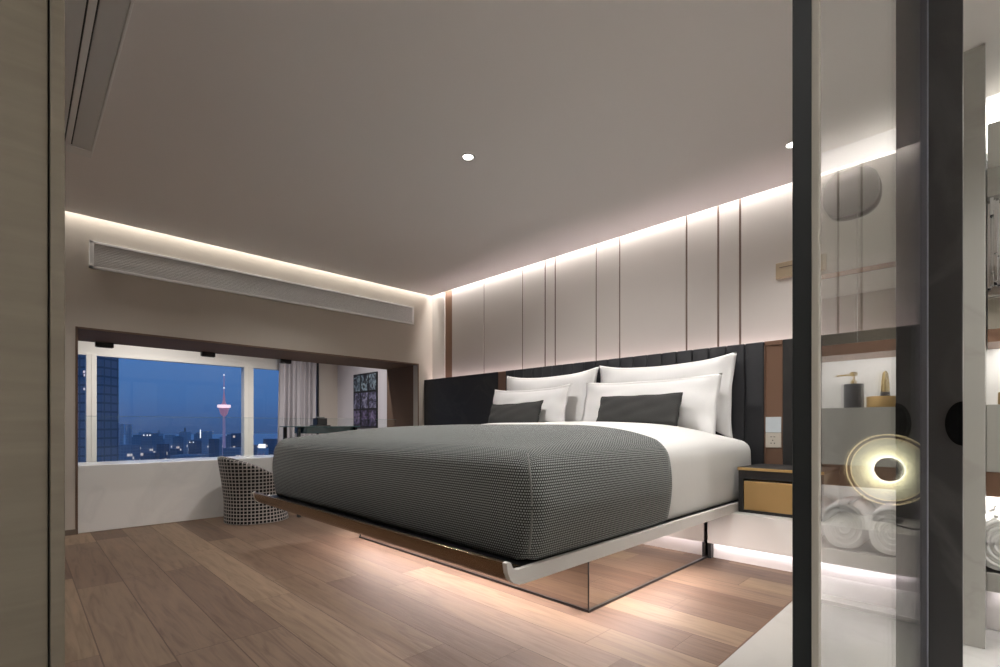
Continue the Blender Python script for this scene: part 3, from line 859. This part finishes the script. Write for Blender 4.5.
towel('rolled white towel on the vanity shelf, second from the marble pier', -.240, .096)
towel('rolled white towel on the vanity shelf, third from the marble pier', -.435, .096)
# soap dispenser, dish, gold bottle
sdp = thing('soap_dispenser', 'charcoal soap dispenser with brass pump on the vanity', 'soap dispenser', (3.07, -.205, .993), local=True)
MB().lathe([(.040, 0), (.043, .003), (.043, .120), (.040, .124), (.012, .125)], 32).build('bottle', 'bottle_dark', sdp, 'auto')
pm = MB().lathe([(.013, .124), (.013, .140), (.006, .143), (.006, .165), (.016, .166), (.016, .184), (.010, .187)], 20)
pm.tube([(0, 0, .172), (0, -.03, .172), (0, -.07, .170), (0, -.075, .166)], .004, 8)
pm.build('pump', 'brass', sdp, 'auto')
sdish = thing('gold_dish', 'round brushed gold dish beside the soap dispenser', 'dish', (3.07, -.088, .993), local=True)
MB().lathe([(.060, 0), (.064, .003), (.064, .052), (.062, .055), (.058, .055), (.057, .052), (.02, .052)], 40).build('bowl', 'gold', sdish, 'auto')
gb = thing('gold_bottle', 'slender gold bottle with a black foot standing on the gold dish', 'bottle', (3.08, -.078, 1.046), local=True)
MB().lathe([(.019, 0), (.020, .002), (.020, .022), (.017, .025)], 24).build('foot', 'bottle_dark', gb, 'auto')
MB().lathe([(.018, .025), (.018, .045), (.015, .085), (.011, .118), (.004, .130)], 24).build('body', 'brass', gb, 'auto')
# crystal sconce at the mirror, near the pier
cs = thing('crystal_sconce', 'crystal bar wall sconce beside the narrow marble pier', 'sconce', (3.08, -.02, 1.5))
MB().box(3.02, 3.112, -.032, .010, 1.905, 2.03, .003).build('mount', 'marble_grey', cs)
rr = random.Random(3)
for k in range(16):
    y = .004 - .006 * (k % 6) - .004 * rr.random(); z0_ = 1.50 + .33 * rr.random(); l_ = .10 + .14 * rr.random(); x = 3.03 + .05 * rr.random()
    MB().box(x - .006, x + .006, y - .006, y + .006, z0_, min(z0_ + l_, 1.904), .001).build('crystal_bar', 'crystal' if k % 3 else 'chrome', cs)
MB().box(3.085, 3.112, -.034, .008, 1.48, 1.905, .001).build('back_plate', 'chrome', cs)
# round shaving mirror on the cabinet, seen back in the glass partition
dr = thing('shaving_mirror', 'round grey shaving mirror fixed high on the mirrored cabinet', 'mirror', (3.085, -.222, 2.12), local=True)
pp = []
for k in range(56):
    a = 2 * PI * k / 56; ca, sa = math.cos(a), math.sin(a)
    pp.append((.122 * math.copysign(abs(ca) ** .75, ca), .118 * math.copysign(abs(sa) ** .80, sa)))
MB().prism(pp, -.012, .010, 'x').build('disc', 'drum', dr)
MB().lathe([(.03, .010), (.03, .0265)], 20, axis='x').build('mount', 'chrome', dr, 'auto')

# ------------------------------------------------------------------ the city outside
def at(px, D):
    u = (px - 500) / F
    return D * (.71 * u + .7042), D * (-.7042 * u + .71)
GZ = -130.
def tower_mat(name, base, winc, lit, wscale, hscale, seed, estr=1.2):
    m, nt, b = new_mat(name)
    tc = nt.nodes.new('ShaderNodeTexCoord'); sp = nt.nodes.new('ShaderNodeSeparateXYZ')
    nt.links.new(tc.outputs['Object'], sp.inputs[0])
    hx = math_node(nt, 'ADD', sp.outputs[0], sp.outputs[1])
    u = math_node(nt, 'DIVIDE', hx, wscale); v = math_node(nt, 'DIVIDE', sp.outputs[2], hscale)
    fu, fv = math_node(nt, 'FRACT', u), math_node(nt, 'FRACT', v)
    grid = math_node(nt, 'MAXIMUM', math_node(nt, 'LESS_THAN', fu, .16), math_node(nt, 'LESS_THAN', fv, .22))
    nt.links.new(mix_col(nt, grid, winc, base), b.inputs['Base Color'])
    cv = nt.nodes.new('ShaderNodeCombineXYZ')
    nt.links.new(math_node(nt, 'FLOOR', u), cv.inputs[0]); nt.links.new(math_node(nt, 'FLOOR', v), cv.inputs[1]); cv.inputs[2].default_value = seed
    wn = nt.nodes.new('ShaderNodeTexWhiteNoise'); nt.links.new(cv.outputs[0], wn.inputs['Vector'])
    on = math_node(nt, 'MULTIPLY', math_node(nt, 'GREATER_THAN', wn.outputs['Value'], 1 - lit), math_node(nt, 'SUBTRACT', 1, grid))
    b.inputs['Emission Color'].default_value = (1, .85, .75, 1)
    nt.links.new(math_node(nt, 'MULTIPLY', on, estr), b.inputs['Emission Strength'])
    b.inputs['Roughness'].default_value = .6
    return m
M['tower_a'] = tower_mat('curtain_wall_tower', (.13, .15, .17), (.22, .26, .29), .0, 3.2, 3.4, 1)
M['tower_b'] = tower_mat('pale_tower', (.60, .60, .62), (.48, .49, .52), .012, 2.6, 3.0, 2, .55)
M['tower_c'] = tower_mat('grey_tower', (.44, .44, .46), (.34, .35, .38), .014, 2.6, 3.0, 3, .55)
M['tower_d'] = tower_mat('dark_tower', (.26, .26, .29), (.20, .22, .25), .014, 2.6, 3.0, 4, .55)
M['sign_on'] = mat('lit_white_sign', (.9, .9, .9), .5, emit=(1, .97, .95), estr=1.4)
M['office_on'] = mat('lit_office_window', (.8, .7, .7), .5, emit=(1, .80, .72), estr=.6)
M['deck_on'] = mat('lit_pod_deck', (.8, .6, .65), .5, emit=(1, .74, .78), estr=.95)
M['pink_on'] = mat('lit_pink_tower', (.5, .3, .35), .5, emit=(.80, .36, .50), estr=.24)
M['lilac_on'] = mat('lit_lilac_tower', (.4, .35, .45), .5, emit=(.75, .55, .85), estr=.14)
M['ground'] = mat('dark_city_ground', (.80, .80, .80), .9, vary=.12, vscale=.02)  # ground colour kept pale to imitate distant haze
g_ = MB().box(-4000, 6000, 60, 9000, GZ - 2, GZ).build('ground', 'ground'); struct(g_, 'dark city ground far below the window', 'ground')

def building(px, wpx, D, ytop, m, label, depth=.8, crown=0, rot=None):
    x, y = at(px, D)
    zt = H + D * (427.2 - ytop) / F
    w = wpx * D / F / 1.12
    t = thing('office_tower' if m == 'tower_a' else 'building', label, 'building', (x, y, GZ), 'city buildings beyond the window', local=True, rot=(0, 0, TH + (rot if rot is not None else 0)))
    MB().box(-w / 2, w / 2, -w * depth / 2, w * depth / 2, 0, zt - GZ).build('tower_block', m, t)
    if crown == 1: MB().box(-w * .3, w * .3, -w * depth * .3, w * depth * .3, zt - GZ, zt - GZ + w * .18).build('roof_house', m, t)
    if crown == 2: MB().box(-w * .04, w * .04, -w * .04, w * .04, zt - GZ, zt - GZ + w * .5).build('mast', 'steel', t)
    return t, w, zt
# the near dark tower at the left
t, w, zt = building(69.5, 92, 190, 300, 'tower_a', 'dark glass office tower rising past the window head', .25)
for dx_, zz in ((9.4, 21.2), (9.6, 19.9), (9.5, 14.6), (2.9, 21.0), (2.9, 15.2)):
    MB().box(dx_ - .55, dx_ + .55, -w * .128, -w * .124, zz - GZ, zz - GZ + .9).build('lit_office', 'office_on', t)
specs = [
 (119.8, 5.2, 520, 425.5, 'tower_b', 'pair of rounded slabs, first slab beside the dark glass tower', 0),
 (128.6, 4.4, 540, 425.5, 'tower_b', 'slim pale slab, second of the pair beside the dark glass tower', 0),
 (138, 12, 600, 438, 'tower_c', 'low grey block right of the slim pale slabs', 1),
 (152, 16, 560, 437, 'tower_c', 'wide grey block under the small bright lights', 1),
 (163, 9, 480, 445, 'tower_d', 'dark low block in front of the wide grey block', 0),
 (170, 8, 640, 436, 'tower_b', 'narrow pale block in the middle of the skyline', 0),
 (178, 8, 620, 438.5, 'tower_c', 'narrow grey block in the middle of the skyline', 1),
 (185, 9, 660, 433, 'tower_b', 'tall pale block left of the lit sign', 2),
 (195, 10, 500, 442, 'tower_d', 'dark block below the lit sign', 0),
 (200, 9, 700, 435, 'tower_c', 'grey block behind the lit sign', 1),
 (207, 8, 640, 432.5, 'tower_b', 'pale block directly left of the television tower', 0),
 (214, 8, 540, 440, 'tower_d', 'dark block at the foot of the television tower', 0),
 (231, 10, 620, 437, 'tower_c', 'grey block right of the television tower', 1),
 (239, 13, 560, 434.5, 'tower_d', 'broad dark block beside the second mullion', 0),
 (258, 9, 640, 446, 'tower_c', 'grey block left of the lit rooftop sign', 0),
 (272, 14, 600, 440, 'tower_d', 'dark block at the edge of the curtain', 0),
 (145, 9, 800, 433, 'tower_b', 'far pale block over the wide grey block', 0),
 (159, 7, 850, 434.5, 'tower_b', 'far pale block behind the bright lights', 2),
 (226, 10, 900, 438, 'tower_b', 'far pale block behind the television tower', 0),
 (175, 12, 430, 452, 'tower_d', 'lowest dark roof in the middle of the skyline', 1),
 (150, 14, 420, 454, 'tower_d', 'lowest dark roof near the dark glass tower', 0),
 (207, 14, 420, 455, 'tower_d', 'lowest dark roof near the television tower', 0),
 (125, 22, 460, 446, 'tower_c', 'broad grey block at the feet of the pale pair', 0),
 (165, 14, 720, 440, 'tower_c', 'far broad grey block in the middle of the skyline', 0),
 (191, 22, 760, 441, 'tower_c', 'far broad grey block behind the tall pale block', 0),
 (214, 16, 800, 441, 'tower_c', 'far broad grey block behind the television tower', 0),
 (236, 20, 440, 449, 'tower_c', 'low grey block right of the television tower', 0),
 (190, 30, 400, 456, 'tower_c', 'nearest long low roof just over the bench', 0),
]
for px, wpx, D, yt, m, lb, cr in specs:
    t, w, zt = building(px, wpx, D, yt, m, lb, .8, cr, random.uniform(-.3, .3))
    if lb.startswith('grey block behind the lit'):
        MB().box(w * .28, w * .38, -w * .42, -w * .40, zt - GZ - 6, zt - GZ + 6).build('lit_sign', 'sign_on', t)
    if lb.startswith('wide grey'):
        for k in (-.25, .05, .3): MB().box(w * k, w * (k + .06), -w * .43, -w * .405, zt - GZ + .2, zt - GZ + 1.5).build('roof_light', 'sign_on', t)
    if lb.startswith('dark block below'):
        for k in (-.3, .2): MB().box(w * k, w * (k + .06), -w * .43, -w * .405, zt - GZ - 2.0, zt - GZ - .8).build('roof_light', 'sign_on', t)
# building with the lit rooftop sign between mullion and curtain
t, w, zt = building(263, 9, 380, 449, 'tower_b', 'building with a lit white rooftop sign beside the curtain', .8, 0, 0)
MB().box(-w * .35, w * .5, -w * .42, -w * .40, zt - GZ, zt - GZ + 3.0).build('roof_sign', 'sign_on', t)
MB().box(-w * .3, -w * .22, -w * .42, -w * .405, 2, zt - GZ - 4).box(w * .2, w * .28, -w * .42, -w * .405, 2, zt - GZ - 4).build('lit_strip', 'pink_on', t)
# television tower
x, y = at(224, 500)
def zt_(yp): return H + 500 * (426 - yp) / F - GZ
tv = thing('television_tower', 'slender television tower with a glowing pink pod', 'tower', (x, y, GZ), local=True)
MB().lathe([(3.2, 0), (1.5, zt_(450)), (1.15, zt_(416))], 16).build('shaft', 'lilac_on', tv, True)
MB().lathe([(1.6, zt_(416)), (3.2, zt_(414)), (4.6, zt_(409)), (5.2, zt_(408))], 24).build('pod', 'pink_on', tv, 'auto')
MB().lathe([(5.9, zt_(407.6)), (6.1, zt_(407.2)), (6.1, zt_(405.2)), (5.6, zt_(404.8))], 24).build('pod_deck', 'deck_on', tv, 'auto')
MB().lathe([(2.6, zt_(404.6)), (1.3, zt_(402)), (.85, zt_(396)), (.5, zt_(393))], 16).build('upper_shaft', 'pink_on', tv, 'auto')
MB().lathe([(.42, zt_(393)), (.25, zt_(374))], 8).build('antenna', 'pink_on', tv, True)
MB().lathe([(.01, zt_(388) - .9), (.9, zt_(388)), (.01, zt_(388) + .9)], 10, cap=False).lathe([(.01, zt_(375) - .8), (.8, zt_(375)), (.01, zt_(375) + .8)], 10, cap=False).build('beacon', 'sign_on', tv)

# ------------------------------------------------------------------ dusk sky
w_ = bpy.data.worlds.new('dusk'); S.world = w_; w_.use_nodes = True
nt = w_.node_tree; bg = nt.nodes['Background']
tc = nt.nodes.new('ShaderNodeTexCoord'); sp = nt.nodes.new('ShaderNodeSeparateXYZ')
nt.links.new(tc.outputs['Generated'], sp.inputs[0])
fac = math_node(nt, 'ADD', .5, math_node(nt, 'MULTIPLY', sp.outputs[2], 2.0))
nt.links.new(ramp(nt, fac, [(.42, (.045, .085, .20)), (.50, (.050, .105, .265)), (.60, (.058, .148, .37)), (.75, (.068, .175, .43)), (1, (.06, .15, .40))]), bg.inputs['Color'])
bg.inputs['Strength'].default_value = 1.

# ------------------------------------------------------------------ light
WARM = (1, .92, .82); NEU = (1, .965, .93); PINK = (1, .79, .79)
area('cove_light_left', (1.3, 5.305, ZC + .13), (0, .12, -1), (1, 0, 0), 5.1, .05, 27, (1, .96, .90))
area('cove_light_bed', (3.965, 2.7, ZC + .13), (.12, 0, -1), (0, 1, 0), 5.1, .05, 40, (1, .96, .93))
area('headboard_light', (3.975, 2.75, HT - .07), (.2, 0, 1), (0, 1, 0), 5.1, .03, 12, PINK)
area('bed_light_foot', (1.925, 2.47, .322), (-.25, 0, -1), (0, 1, 0), 2.16, .05, 33, (1, .84, .78))
area('bed_light_right', (2.45, 1.33, .322), (0, -.2, -1), (1, 0, 0), .98, .05, 15, (1, .85, .80))
area('bed_light_left', (2.6, 3.66, .322), (0, 0, -1), (1, 0, 0), 1.4, .03, 9, (1, .90, .86))
area('ledge_light', (3.365, .80, .102), (.15, 0, -1), (0, 1, 0), 1.05, .015, .8, (1, .90, .95))
spot('downlight_beam_foot', (2.067, 2.378, ZC - .01), 138, 120, .9, .03, NEU, (3.0, 2.42, .9))
spot('downlight_beam_pier', (3.40, .86, ZC - .01), 60, 110, .9, .03, NEU)
for x, y, p in ((.5, 4.0, 80), (1.9, .95, 125), (.75, 1.9, 50), (-.9, .35, 80), (2.0, 4.1, 90)):  # added ceiling spots without fixtures, for general fill
    spot('downlight_beam', (x, y, ZC - .01), p, 135, .9, .03, NEU)
# window nook
spot('nook_beam', (1.2, 6.9, 2.95), 240, 135, .9, .05, NEU); spot('nook_beam', (2.7, 6.4, 2.95), 190, 135, .9, .05, NEU)
# bathroom
area('bath_cove', (3.30, -.55, 2.47), (.6, 0, -1), (0, 1, 0), 1.2, .03, 42, NEU)
area('bath_mirror_under', (3.30, -.55, 1.275), (.3, 0, -1), (0, 1, 0), 1.05, .03, 3.5, NEU)
area('bath_counter_under', (3.10, -.55, .585), (.45, 0, -1), (0, 1, 0), 1.05, .03, 38, NEU)
area('bath_shelf_under', (3.03, -.55, .175), (.1, 0, -1), (0, 1, 0), 1.05, .02, .8, (1, .9, .95))
spot('bath_beam', (2.55, -.75, 2.42), 90, 90, .9, .03, NEU, (3.1, -.35, .5))  # added spot that brightens towels and counter front
spot('bath_beam', (2.3, -.9, 2.42), 260, 140, .9, .03, NEU, (1.9, -1.7, 1.2)); spot('bath_beam', (1.2, -.9, 2.42), 260, 140, .9, .03, NEU, (1.0, -1.7, 1.2))  # added spots that brighten the wall seen in the cabinet mirror

for o in list(S.objects):
    if '_local' in o: del o['_local']
